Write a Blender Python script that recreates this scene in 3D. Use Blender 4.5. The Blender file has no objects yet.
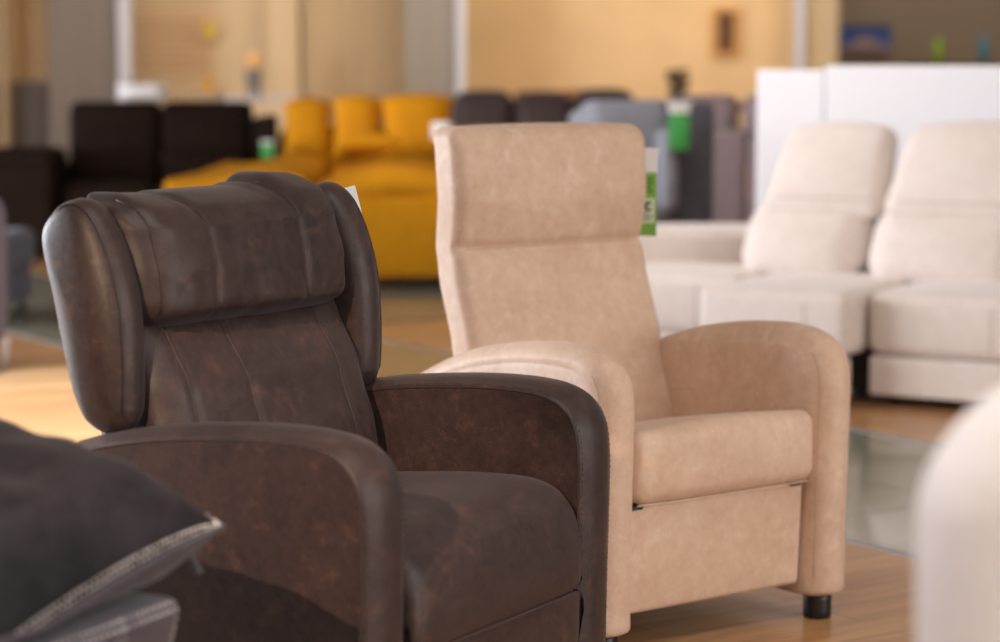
import bpy, bmesh, math, random
from mathutils import Vector, Matrix, noise
from mathutils.bvhtree import BVHTree
random.seed(7)
S = bpy.context.scene
COL = S.collection
PI = math.pi
R = math.radians

# ------------------------------------------------------------------ materials
def srgb(r, g, b):
    f = lambda c: ((c/255)/12.92 if c/255 <= .04045 else ((c/255+.055)/1.055)**2.4)
    return (f(r), f(g), f(b), 1)

def newmat(name):
    m = bpy.data.materials.new(name); m.use_nodes = True
    nt = m.node_tree
    return m, nt, nt.nodes['Principled BSDF']

def plain(name, c, rough=.6, metal=0, **kw):
    m, nt, b = newmat(name)
    b.inputs['Base Color'].default_value = c
    b.inputs['Roughness'].default_value = rough
    b.inputs['Metallic'].default_value = metal
    for k, v in kw.items(): b.inputs[k].default_value = v
    return m

def upholstery(name, dark, light, scale=6, rough=.6, sheen=.3, bump=.15, contrast=(.35, .68), sheen_tint=(1, 1, 1, 1), grain=420, spec=.4, fine=.38, scuff=None, scuff_amt=.5, scuff_scale=16):
    """nubuck / leather / cloth: big soft patches, small scuffs and a fine grain"""
    m, nt, b = newmat(name); N = nt.nodes; L = nt.links
    tc = N.new('ShaderNodeTexCoord')
    n1 = N.new('ShaderNodeTexNoise'); n1.inputs['Scale'].default_value = scale; n1.inputs['Detail'].default_value = 8; n1.inputs['Roughness'].default_value = .68; n1.inputs['Distortion'].default_value = .6
    n2 = N.new('ShaderNodeTexNoise'); n2.inputs['Scale'].default_value = scale*6; n2.inputs['Detail'].default_value = 5; n2.inputs['Roughness'].default_value = .7
    n3 = N.new('ShaderNodeTexNoise'); n3.inputs['Scale'].default_value = grain; n3.inputs['Detail'].default_value = 3
    for n in (n1, n2, n3): L.new(tc.outputs['Object'], n.inputs['Vector'])
    ad = N.new('ShaderNodeMix'); ad.data_type = 'FLOAT'; ad.inputs[0].default_value = fine
    L.new(n1.outputs['Fac'], ad.inputs[2]); L.new(n2.outputs['Fac'], ad.inputs[3])
    cr = N.new('ShaderNodeValToRGB')
    cr.color_ramp.elements[0].position = contrast[0]; cr.color_ramp.elements[0].color = dark
    cr.color_ramp.elements[1].position = contrast[1]; cr.color_ramp.elements[1].color = light
    L.new(ad.outputs[0], cr.inputs['Fac'])
    out = cr.outputs['Color']
    if scuff:
        ns = N.new('ShaderNodeTexNoise'); ns.inputs['Scale'].default_value = scuff_scale; ns.inputs['Detail'].default_value = 10; ns.inputs['Roughness'].default_value = .75; ns.inputs['Distortion'].default_value = .35
        L.new(tc.outputs['Object'], ns.inputs['Vector'])
        mr = N.new('ShaderNodeMapRange'); mr.inputs['From Min'].default_value = .54; mr.inputs['From Max'].default_value = .68; mr.inputs['To Max'].default_value = scuff_amt
        L.new(ns.outputs['Fac'], mr.inputs['Value'])
        mx = N.new('ShaderNodeMix'); mx.data_type = 'RGBA'; L.new(mr.outputs['Result'], mx.inputs[0]); L.new(out, mx.inputs[6]); mx.inputs[7].default_value = scuff
        out = mx.outputs[2]
    L.new(out, b.inputs['Base Color'])
    bp = N.new('ShaderNodeBump'); bp.inputs['Strength'].default_value = bump; bp.inputs['Distance'].default_value = .002
    L.new(n3.outputs['Fac'], bp.inputs['Height']); L.new(bp.outputs['Normal'], b.inputs['Normal'])
    b.inputs['Roughness'].default_value = rough
    b.inputs['Specular IOR Level'].default_value = spec
    b.inputs['Sheen Weight'].default_value = sheen
    b.inputs['Sheen Roughness'].default_value = .45
    b.inputs['Sheen Tint'].default_value = sheen_tint
    return m

M = {}
M['brown'] = upholstery('brown_nubuck', srgb(34, 24, 23), srgb(71, 54, 51), scale=9, rough=.38, sheen=.08, scuff=srgb(108, 78, 64), scuff_amt=.4, scuff_scale=22, sheen_tint=(.85, .88, 1, 1), bump=.4, grain=380, contrast=(.32, .72), fine=.52)
M['brown_seam'] = plain('brown_seam', srgb(66, 52, 46), .55)
M['brown_dark'] = plain('brown_dark_piping', srgb(40, 30, 27), .5)
M['beige'] = upholstery('beige_nubuck', srgb(200, 163, 137), srgb(233, 207, 185), scale=6, scuff=srgb(244, 226, 210), scuff_amt=.45, scuff_scale=15, rough=.5, sheen=.15, bump=.3, contrast=(.28, .74), grain=300, fine=.45)
M['beige_seam'] = plain('beige_seam', srgb(196, 160, 134), .6)
M['white'] = upholstery('white_sofa_cloth', srgb(221, 207, 200), srgb(234, 223, 216), scale=14, rough=.75, sheen=.25, bump=.3, grain=500)
M['white_seam'] = plain('white_seam', srgb(190, 172, 160), .8)
M['cream'] = upholstery('cream_cloth', srgb(236, 224, 217), srgb(244, 235, 230), scale=10, rough=.75, sheen=.3)
M['yellow'] = upholstery('mustard_cloth', srgb(178, 118, 8), srgb(208, 144, 15), scale=5, rough=.85, sheen=0, spec=.2, bump=.3, contrast=(.3, .7))
M['black'] = upholstery('dark_brown_leather', srgb(24, 14, 9), srgb(38, 24, 16), scale=6, rough=.8, sheen=0, spec=.15)
M['espresso'] = upholstery('espresso_cloth', srgb(70, 54, 54), srgb(88, 72, 70), scale=6, rough=.7, sheen=.1)
M['charcoal'] = upholstery('charcoal_nubuck', srgb(13, 12, 16), srgb(48, 44, 50), scale=6, rough=.55, sheen=.05, spec=.25, contrast=(.4, .66), sheen_tint=(.8, .82, 1, 1))
M['charcoal_side'] = upholstery('charcoal_leather', srgb(60, 57, 66), srgb(90, 85, 96), scale=9, rough=.45, sheen=.2)
M['stitch'] = plain('grey_stitch', srgb(188, 184, 184), .7)
M['grey_light'] = upholstery('light_grey_cloth', srgb(128, 130, 142), srgb(152, 154, 165), scale=6, rough=.8, sheen=.2)
M['grey_dark'] = upholstery('dark_grey_cloth', srgb(82, 80, 90), srgb(98, 96, 106), scale=6, rough=.8, sheen=.1)
M['mauve'] = upholstery('mauve_cloth', srgb(140, 120, 122), srgb(160, 140, 142), scale=6, rough=.8, sheen=.2)
M['bluegrey'] = upholstery('blue_grey_cloth', srgb(74, 80, 98), srgb(92, 98, 116), scale=6, rough=.8, sheen=.1)
M['lavender'] = upholstery('lavender_grey_cloth', srgb(104, 96, 116), srgb(124, 116, 136), scale=6, rough=.8, sheen=.1)
M['plastic'] = plain('black_plastic', srgb(24, 23, 26), .35)
M['metal'] = plain('brushed_metal', srgb(170, 172, 176), .3, 1)
M['tagwhite'] = plain('tag_card', srgb(236, 234, 236), .5)
M['taggreen'] = plain('tag_green', srgb(122, 176, 70), .5)
M['taggreen2'] = plain('tag_emerald', srgb(70, 168, 84), .5)
M['tagpale'] = plain('tag_pale_panel', srgb(206, 214, 186), .5)
M['ink'] = plain('tag_ink', srgb(50, 62, 44), .6)
M['clear'] = plain('clear_sleeve', srgb(232, 234, 238), .15)
M['panelwhite'] = plain('white_panel', srgb(244, 244, 250), .5)

def wood_floor():
    m, nt, b = newmat('oak_laminate'); N = nt.nodes; L = nt.links
    tc = N.new('ShaderNodeTexCoord'); mp = N.new('ShaderNodeMapping')
    mp.inputs['Rotation'].default_value = (0, 0, -R(34.1))
    L.new(tc.outputs['Object'], mp.inputs['Vector'])
    br = N.new('ShaderNodeTexBrick')
    br.inputs['Color1'].default_value = srgb(186, 138, 92); br.inputs['Color2'].default_value = srgb(206, 160, 112); br.inputs['Mortar'].default_value = srgb(120, 80, 46)
    br.inputs['Scale'].default_value = 1; br.inputs['Brick Width'].default_value = 1.25; br.inputs['Row Height'].default_value = .13
    br.inputs['Mortar Size'].default_value = .0016; br.inputs['Mortar Smooth'].default_value = .3; br.offset = .37
    L.new(mp.outputs['Vector'], br.inputs['Vector'])
    mp2 = N.new('ShaderNodeMapping'); mp2.inputs['Scale'].default_value = (1.2, 14, 1)
    L.new(mp.outputs['Vector'], mp2.inputs['Vector'])
    n = N.new('ShaderNodeTexNoise'); n.inputs['Scale'].default_value = 2.2; n.inputs['Detail'].default_value = 8; n.inputs['Distortion'].default_value = 1.2
    L.new(mp2.outputs['Vector'], n.inputs['Vector'])
    cr = N.new('ShaderNodeValToRGB'); cr.color_ramp.elements[0].position = .35; cr.color_ramp.elements[0].color = (.62, .56, .5, 1); cr.color_ramp.elements[1].position = .7; cr.color_ramp.elements[1].color = (1, 1, 1, 1)
    L.new(n.outputs['Fac'], cr.inputs['Fac'])
    mx = N.new('ShaderNodeMix'); mx.data_type = 'RGBA'; mx.blend_type = 'MULTIPLY'; mx.inputs[0].default_value = .8
    L.new(br.outputs['Color'], mx.inputs[6]); L.new(cr.outputs['Color'], mx.inputs[7])
    L.new(mx.outputs[2], b.inputs['Base Color'])
    b.inputs['Roughness'].default_value = .3
    return m
M['wood'] = wood_floor()
def tile_mat():
    m, nt, b = newmat('grey_green_tile'); N = nt.nodes; L = nt.links
    tc = N.new('ShaderNodeTexCoord'); n = N.new('ShaderNodeTexNoise'); n.inputs['Scale'].default_value = 3; n.inputs['Detail'].default_value = 6
    L.new(tc.outputs['Object'], n.inputs['Vector'])
    cr = N.new('ShaderNodeValToRGB'); cr.color_ramp.elements[0].color = srgb(128, 128, 112); cr.color_ramp.elements[1].color = srgb(152, 152, 136)
    L.new(n.outputs['Fac'], cr.inputs['Fac']); L.new(cr.outputs['Color'], b.inputs['Base Color'])
    b.inputs['Roughness'].default_value = .09
    return m
M['tile'] = tile_mat()
def wall_mat(name, c, stripes=0, amt=.12, rough=.8):
    m, nt, b = newmat(name); N = nt.nodes; L = nt.links
    tc = N.new('ShaderNodeTexCoord'); mp = N.new('ShaderNodeMapping')
    if stripes: mp.inputs['Scale'].default_value = (stripes, stripes, .05)
    L.new(tc.outputs['Object'], mp.inputs['Vector'])
    n = N.new('ShaderNodeTexNoise'); n.inputs['Scale'].default_value = 1.5; n.inputs['Detail'].default_value = 4
    L.new(mp.outputs['Vector'], n.inputs['Vector'])
    cr = N.new('ShaderNodeValToRGB'); cr.color_ramp.elements[0].position = .3; cr.color_ramp.elements[1].position = .7
    cr.color_ramp.elements[0].color = tuple(x*(1-amt) for x in c[:3])+(1,); cr.color_ramp.elements[1].color = c
    L.new(n.outputs['Fac'], cr.inputs['Fac']); L.new(cr.outputs['Color'], b.inputs['Base Color'])
    b.inputs['Roughness'].default_value = rough
    return m
M['wallcream'] = wall_mat('cream_wall', srgb(232, 208, 172))
M['wallorange'] = wall_mat('orange_wall', srgb(238, 206, 160))
M['walltaupe'] = wall_mat('taupe_wall', srgb(150, 132, 112))
M['wallpanel'] = wall_mat('brown_wood_panel', srgb(206, 180, 144), stripes=6, amt=.25)
M['curtain'] = wall_mat('grey_panel', srgb(156, 150, 142), stripes=10, amt=.2)
M['curtain2'] = wall_mat('grey_brown_panel', srgb(140, 132, 126), stripes=8, amt=.15)
M['edge'] = plain('white_aluminium', srgb(206, 210, 224), .4)
M['ceil'] = plain('white_ceiling', srgb(196, 194, 190), .8)
M['wallgrey'] = wall_mat('grey_wall', srgb(150, 148, 146))

# ------------------------------------------------------------------ mesh helpers
def link(name, verts, faces, mat, parent=None, smooth=True):
    me = bpy.data.meshes.new(name)
    me.from_pydata([tuple(v) for v in verts], [], faces)
    bm = bmesh.new(); bm.from_mesh(me); bmesh.ops.recalc_face_normals(bm, faces=bm.faces); bm.to_mesh(me); bm.free()
    me.materials.append(M[mat] if isinstance(mat, str) else mat)
    if smooth: me.polygons.foreach_set('use_smooth', [True]*len(me.polygons))
    me.update()
    o = bpy.data.objects.new(name, me); COL.objects.link(o)
    if parent: o.parent = parent
    return o

class MB:
    """collects shapes for ONE mesh object"""
    def __init__(s): s.v = []; s.f = []
    def add(s, vf, T=None):
        v, f = vf; k = len(s.v)
        s.v += [T(Vector(p)) for p in v] if T else [Vector(p) for p in v]
        s.f += [tuple(i+k for i in q) for q in f]; return s
    def build(s, name, mat, parent=None, smooth=True): return link(name, s.v, s.f, mat, parent, smooth)

def axis_samples(h, r, n, k=4):
    a = []
    for i in range(k+1): a.append(-(h-r)-r*math.tan(PI/4*(1-i/k)))
    for i in range(1, n): a.append(-(h-r)+2*(h-r)*i/n)
    for i in range(k+1): a.append((h-r)+r*math.tan(PI/4*i/k))
    return a

def rbox(size, r, n=(8, 8, 8), puff=(0, 0, 0), T=None, k=4):
    """rounded box around the origin with a subdivided skin; puff swells the faces; T maps every point"""
    h = [s/2 for s in size]; r = min(r, min(h)*.98)
    A = [axis_samples(h[i], r, n[i], k) for i in range(3)]
    idx = {}; V = []; F = []
    def vert(i, j, kk):
        key = (i, j, kk)
        if key in idx: return idx[key]
        p = Vector((A[0][i], A[1][j], A[2][kk]))
        q = Vector([max(-(h[a]-r), min(h[a]-r, p[a])) for a in range(3)])
        d = p-q
        p = q+d.normalized()*r
        u = [p[a]/h[a] for a in range(3)]
        w = [1-u[a]*u[a] for a in range(3)]
        p = Vector((p.x+puff[0]*u[0]*w[1]*w[2], p.y+puff[1]*u[1]*w[0]*w[2], p.z+puff[2]*u[2]*w[0]*w[1]))
        idx[key] = len(V); V.append(T(p) if T else p); return idx[key]
    nn = [len(a)-1 for a in A]
    for ax in range(3):
        b, c = (ax+1) % 3, (ax+2) % 3
        for side in (0, nn[ax]):
            for i in range(nn[b]):
                for j in range(nn[c]):
                    q = []
                    for di, dj in ((0, 0), (1, 0), (1, 1), (0, 1)):
                        k3 = [0, 0, 0]; k3[ax] = side; k3[b] = i+di; k3[c] = j+dj
                        q.append(vert(*k3))
                    F.append(tuple(q))
    return V, F

def at(x, y, z): 
    o = Vector((x, y, z)); return lambda p: p+o
def box(x0, x1, y0, y1, z0, z1, r=.004, k=2, n=(1, 1, 1), puff=(0, 0, 0)):
    return rbox((x1-x0, y1-y0, z1-z0), r, n, puff, at((x0+x1)/2, (y0+y1)/2, (z0+z1)/2), k)

def tube(pts, r, seg=8, closed=False):
    pts = [Vector(p) for p in pts]; V = []; F = []; n = len(pts); up = None
    for i, p in enumerate(pts):
        a = pts[i-1] if (i > 0 or closed) else p; b = pts[(i+1) % n] if (i < n-1 or closed) else p
        t = (b-a).normalized()
        if up is None: up = Vector((0, 0, 1)) if abs(t.z) < .9 else Vector((1, 0, 0))
        s = t.cross(up).normalized(); up = s.cross(t).normalized()
        for j in range(seg):
            th = 2*PI*j/seg; V.append(p+s*math.cos(th)*r+up*math.sin(th)*r)
    for i in range(n if closed else n-1):
        for j in range(seg):
            F.append((i*seg+j, i*seg+(j+1) % seg, ((i+1) % n)*seg+(j+1) % seg, ((i+1) % n)*seg+j))
    if not closed:
        F.append(tuple(range(seg))); F.append(tuple((n-1)*seg+j for j in range(seg)))
    return V, F

def lathe(prof, seg=24, T=None):
    V = []; F = []
    for (r, z) in prof:
        for j in range(seg):
            p = Vector((r*math.cos(2*PI*j/seg), r*math.sin(2*PI*j/seg), z)); V.append(T(p) if T else p)
    for i in range(len(prof)-1):
        for j in range(seg): F.append((i*seg+j, i*seg+(j+1) % seg, (i+1)*seg+(j+1) % seg, (i+1)*seg+j))
    F.append(tuple(range(seg))); F.append(tuple((len(prof)-1)*seg+j for j in range(seg)))
    return V, F

def spline(P, sub=6):
    """Catmull-Rom through 2D points (open)"""
    out = []; n = len(P)
    for i in range(n-1):
        p0, p1, p2, p3 = P[max(i-1, 0)], P[i], P[i+1], P[min(i+2, n-1)]
        for k in range(sub):
            t = k/sub
            out.append(tuple(.5*((2*p1[a])+(-p0[a]+p2[a])*t+(2*p0[a]-5*p1[a]+4*p2[a]-p3[a])*t*t+(-p0[a]+3*p1[a]-3*p2[a]+p3[a])*t**3) for a in (0, 1)))
    out.append(P[-1]); return out

def inset(P, d):
    """inset a closed 2D polygon (clockwise or not) along its normals"""
    n = len(P); area = sum(P[i][0]*P[(i+1) % n][1]-P[(i+1) % n][0]*P[i][1] for i in range(n)); sg = 1 if area > 0 else -1
    out = []
    for i in range(n):
        a, b = P[i-1], P[(i+1) % n]
        tx, ty = b[0]-a[0], b[1]-a[1]; l = math.hypot(tx, ty) or 1
        out.append((P[i][0]-sg*ty/l*d, P[i][1]+sg*tx/l*d))
    return out

def prism(P, rings, foot=None):
    """loft a closed (y,z) profile along x; rings = [(x, inset[, scale])]; foot = height below which the inset fades out"""
    V = []; F = []; n = len(P)
    cy = sum(p[0] for p in P)/n; cz = sum(p[1] for p in P)/n
    for rg in rings:
        x, d = rg[0], rg[1]; sc = rg[2] if len(rg) > 2 else 1
        Q = inset(P, d) if d else P
        for (a, b), (y, z) in zip(P, Q):
            if foot is not None:
                w = max(0, min(1, (b-foot)/.08)); z = b+(z-b)*w
                if b < foot+.03: y = a+(d if a < cy else -d)*.92
            V.append(Vector((x, cy+(y-cy)*sc, cz+(z-cz)*sc)))
    for i in range(len(rings)-1):
        for j in range(n): F.append((i*n+j, i*n+(j+1) % n, (i+1)*n+(j+1) % n, (i+1)*n+j))
    F.append(tuple(range(n))); F.append(tuple((len(rings)-1)*n+j for j in range(n)))
    return V, F

def lerp_tab(tab, x):
    if x <= tab[0][0]: return tab[0][1]
    for (a, b), (c, d) in zip(tab, tab[1:]):
        if x <= c:
            t = (x-a)/(c-a); t = t*t*(3-2*t)*.5+t*.5
            return b+(d-b)*t
    return tab[-1][1]
def gauss(x, s): return math.exp(-(x/s)**2)

def on_surface(o, starts, d, off=.001):
    """drop points on a mesh object (its own coordinates) along d"""
    me = o.data; bv = BVHTree.FromPolygons([v.co for v in me.vertices], [tuple(p.vertices) for p in me.polygons])
    out = []; d = Vector(d).normalized()
    for s in starts:
        h = bv.ray_cast(Vector(s), d)
        if h[0] is not None: out.append(h[0]-d*off)
    return out
def stitches(pts, r, dash, gap):
    """dashes along a polyline"""
    mb = MB(); acc = 0; cur = []
    P = []
    for a, b in zip(pts, pts[1:]):
        n = max(1, int((b-a).length/(dash/3)))
        for i in range(n): P.append(a.lerp(b, i/n))
    P.append(pts[-1]); L = 0; seg = [P[0]]
    for a, b in zip(P, P[1:]):
        L += (b-a).length
        if (L % (dash+gap)) < dash: seg.append(b)
        else:
            if len(seg) > 1: mb.add(tube(seg, r, 5))
            seg = []
    if len(seg) > 1: mb.add(tube(seg, r, 5))
    return mb

# ------------------------------------------------------------------ scene helpers
def thing(name, label, cat, loc=(0, 0, 0), rz=0, group=None):
    o = bpy.data.objects.new(name, None); COL.objects.link(o)
    o.location = loc; o.rotation_euler = (0, 0, rz); o.empty_display_size = .1
    o['label'] = label; o['category'] = cat
    if group: o['group'] = group
    return o
def tag(o, label, cat, group=None):
    o['label'] = label; o['category'] = cat
    if group: o['group'] = group
    return o
def struct(o): o['kind'] = 'structure'; return o

# camera constants (used to lay out the far things by bearing and distance)
CAMH = 1.32; FPX = 2361.; PITCH = math.atan((321-56)/FPX)
def world_at(u, v, Y):
    r = (u-500)/FPX; up = (321-v)/FPX; c, s = math.cos(PITCH), math.sin(PITCH)
    d = Vector((r, c+up*s, -s+up*c)); t = Y/d.y
    return Vector((d.x*t, Y, CAMH+d.z*t))

# ================================================================== SETTING
E1 = Vector((-.561, .828, 0)); E2 = Vector((.828, .561, 0))     # the aisles of the shop floor
ROOM = (-9, 9, -5, 24.5, 3.3)
f = struct(MB().add(box(ROOM[0], ROOM[1], ROOM[2], ROOM[3], -.1, 0, .002)).build('floor', 'wood', smooth=False))
def band(q0, q1, r0, r1, z0, z1):
    V = []
    for z in (z0, z1):
        for q, r in ((q0, r0), (q1, r0), (q1, r1), (q0, r1)):
            p = E2*q+E1*r; V.append(Vector((p.x, p.y, z)))
    return V, [(0, 1, 2, 3), (4, 5, 6, 7), (0, 1, 5, 4), (1, 2, 6, 5), (2, 3, 7, 6), (3, 0, 4, 7)]
tl = MB()
tl.add(band(4.36, 5.69, -1, 13.5, -.01, .002)).add(band(5.69, 12, 10.0, 11.45, -.01, .002))
tl = struct(tl.build('floor_tiles', 'tile', smooth=False)); tl.name = 'floor'
tr = MB()
for q in (4.36, 5.69): tr.add(band(q-.008, q+.008, -1, 13.5, -.01, .004))
tr.add(band(5.69, 12, 9.988, 10.012, -.01, .005))
struct(tr.build('trim_1', plain('aluminium_strip', srgb(128, 132, 136), .5, .3), smooth=False))
g = MB()
for q in (5.02,): g.add(band(q-.002, q+.002, -1, 13.5, 0, .0026))
for k in range(22): g.add(band(4.37, 5.68, -1+k*.665-.002, -1+k*.665+.002, 0, .0026))
struct(g.build('trim_2', plain('grout', srgb(96, 96, 86), .5), smooth=False))
struct(MB().add(box(ROOM[0], ROOM[1], ROOM[2], ROOM[3], 3.3, 3.4)).build('ceiling', 'ceil', smooth=False))
struct(MB().add(box(ROOM[0], ROOM[1], 24.4, 24.5, 0, 3.3)).build('wall_back', 'walltaupe', smooth=False))
struct(MB().add(box(9, 9.1, ROOM[2], ROOM[3], 0, 3.3)).build('wall_right', 'wallgrey', smooth=False))
struct(MB().add(box(ROOM[0], ROOM[1], -5.1, -5, 0, 3.3)).build('wall_front', 'wallgrey', smooth=False))
# left wall: shop window bays
wl = MB().add(box(-9.1, -9, ROOM[2], ROOM[3], 0, .35)).add(box(-9.1, -9, ROOM[2], ROOM[3], 2.9, 3.3))
for y0, y1 in ((-5, -3), (3.6, 4.6), (12.4, 24.5)): wl.add(box(-9.1, -9, y0, y1, .35, 2.9))
struct(wl.build('wall_left', 'wallcream', smooth=False))

def wallseg(u0, u1, Y, mat, th=.12, z1=3.3, z0=0):
    a, b = world_at(u0, 56, Y), world_at(u1, 56, Y)
    return struct(MB().add(box(a.x, b.x, Y, Y+th, z0, z1)).build('wall_back', mat, smooth=False))
wallseg(-60, 48, 21.6, 'wallorange')                       # far left display wall
o = wallseg(-5, 50, 21.5, 'curtain2', .06, world_at(0, 82, 21.5).z)
wallseg(48, 121, 20.6, 'curtain2', .5)
wallseg(131, 305, 21.6, 'wallcream')
wallseg(303, 406, 21.2, 'wallpanel', .3)
wallseg(405, 456, 20.4, 'curtain', .4)
wallseg(465, 798, 21.4, 'wallorange')
wallseg(806, 838, 21.6, 'wallcream', 2.6)
def post(u0, u1, Y, mat='edge'):
    a, b = world_at(u0, 56, Y), world_at(u1, 56, Y)
    return MB().add(box(a.x, b.x, Y, Y+.25, 0, 3.3, .01)).build('trim_3', mat, smooth=False)
for u0, u1, Y in ((118, 130, 20.4), (456, 465.5, 20.3), (796, 805, 20.8)): struct(post(u0, u1, Y))
struct(post(-1, 5, 21.2, 'wallcream'))
struct(post(268, 300, 21.3, 'wallcream'))

# ================================================================== BEIGE ARMCHAIR
ARM_REAR_B = [(.83, .46), (.84, .30), (.83, .06)]
def closed_profile(top, rear, zb, front_bottom_y):
    """top: open list front->rear"""
    P = spline(top+rear, 5)
    # rounded bottom corners
    P = [(front_bottom_y+.02, zb)]+[(front_bottom_y+.006, zb+.006)]+P+[(rear[-1][0]-.02, zb)]
    return P
def arm_rings(xa, xb, seam_in, puff=.004, soft=False):
    """xa<xb; soft band across, flat sides"""
    w = xb-xa; c = (xa+xb)/2
    if soft: half = [(0.0, 0.0), (.25, .0015), (.45, .005), (.62, .010), (.76, .0165), (.87, .024), (.95, .032), (1.0, .044)]; m = .044
    else: half = [(0.0, 0.0), (.35, .002), (.62, .007), (.82, .014), (.94, seam_in*.84), (1.0, seam_in+.002)]; m = seam_in+.004
    L = [(c-w/2*s, d) for s, d in reversed(half)]+[(c+w/2*s, d) for s, d in half[1:]]
    m2 = m-.002
    cap = [(.25, .985), (.6, .94), (.85, .86), (.97, .66), (1, .4), (1, .12)]
    if not soft: cap = cap[:2]
    return [(xa-puff*k, m2, q) for k, q in reversed(cap)]+L+[(xb+puff*k, m2, q) for k, q in cap]
def seam_ring(P, x, d, skip_bottom=2, rear_cut=None):
    Q = inset(P, d)[skip_bottom:-1]
    return [Vector((x, y, z)) for y, z in Q if rear_cut is None or z > rear_cut or y < .3]

def black_foot(x, y, h, r, parent):
    return MB().add(lathe([(r*.9, 0), (r, .004), (r, h*.4), (r*1.02, h*.9), (r*1.02, h+.012)], 24, at(x, y, 0))).build('foot', 'plastic', parent)

def make_beige():
    t = thing('armchair', 'beige nubuck armchair with rounded arms and tall straight back behind the dark brown one', 'armchair', (.515, 5.243, 0), .655)
    w, th = .554, .104
    top = [(-.022, .075), (-.026, .3), (-.032, .50), (-.032, .576), (-.022, .621), (.006, .660), (.055, .684), (.12, .693), (.21, .6915), (.32, .681), (.46, .656), (.55, .630), (.62, .604), (.73, .554), (.80, .50)]
    P = closed_profile(top, ARM_REAR_B, .062, -.022)
    for s in (-1, 1):
        xa, xb = (w/2, w/2+th+.001) if s > 0 else (-w/2-th-.006, -w/2-.006)
        a = MB().add(prism(P, arm_rings(xa, xb, .02, .004, True), .066)).build('armrest', 'beige', t)
        for xx in (xa+.004, xb-.004):
            MB().add(tube([q for q in seam_ring(P, xx, .030, 3) if q.y < .03 and q.z > .085], .0013, 6)).build('seam', 'beige_seam', a)
    # backrest
    yf = [(.36, .480), (.43, .498), (.63, .556), (.81, .613), (.87, .626), (.98, .612), (1.10, .620), (1.16, .640)]
    def Tb(p):
        z = p.z+.76                       # 0.37 .. 1.15
        fr = max(0, -p.y/.055)            # 1 on the front face
        wx = 1-(p.x/.29)**4
        y = lerp_tab(yf, z)+.055+p.y
        hb = max(0, 1-((z-1.0)/.14)**2)
        lb = max(0, 1-((z-.64)/.24)**2)
        y -= fr*(.012*hb+.012*lb)*max(0, wx)
        y += fr*.016*gauss(z-(.866-.006*(1-(p.x/.29)**2)), .011)
        x = p.x*(1.03+.012*max(0, (z-.9)/.25)-.012*gauss(z-.87, .08))
        z += .006*(1-(p.x/.29)**2)*max(0, (z-1.05)/.1)
        return Vector((x, y, z))
    bk = MB().add(rbox((.578, .11, .782), .032, (26, 6, 70), (0, .0, 0), Tb, 5)).build('backrest', 'beige', t)
    pts = on_surface(bk, [(-.26+i*.02, 0, .862) for i in range(27)], (0, 1, 0), -.001)
    MB().add(tube(pts, .0022, 6)).build('seam', 'beige_seam', bk)
    # seat cushion
    def Ts(p):
        y = p.y+.275; z = p.z
        k = max(0, min(1, (y-.03)/.5))
        zt = .506-.088*k
        zb = .338
        zz = zb+(z+.0875)/.175*(zt-zb)
        zz += .010*math.sin(p.x*9+1.2)*.4*max(0, z/.0875)*(1-k)
        y2 = y-.012*(1-(z/.0875)**2)*(1 if y < .1 else 0)*(1-(p.x/.272)**4)
        return Vector((p.x*1.016+.006, y2, zz))
    sc = MB().add(rbox((.546, .55, .175), .035, (22, 22, 8), (0, 0, .012), Ts, 5)).build('seat_cushion', 'beige', t)
    MB().add(tube([(-.262+i*.02, .012-.014*(1-((-.262+i*.02)/.27)**4), .3405) for i in range(27)], .0022, 6)).build('piping', 'beige', sc)
    # footrest panel
    pn = MB().add(rbox((.536, .05, .245), .012, (14, 2, 12), (0, .008, 0), lambda p: Vector((p.x, p.y+.055+.012*(.5-(p.z/.245)), p.z+.212)), 3)).build('footrest_panel', 'beige', t)
    for x in (-.252, .235): MB().add(box(x-.016, x+.016, .02, .06, .3285, .3385, .003)).build('hinge', 'plastic', t)
    MB().add(box(-.272, .272, .10, .76, .085, .33, .01)).build('base', plain('dark_lining', srgb(30, 26, 24), .8), t)
    for x in (-.332, .332):
        for y in (.045, .76): black_foot(x, y, .05, .033, t)
    return t
beige = make_beige()

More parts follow.
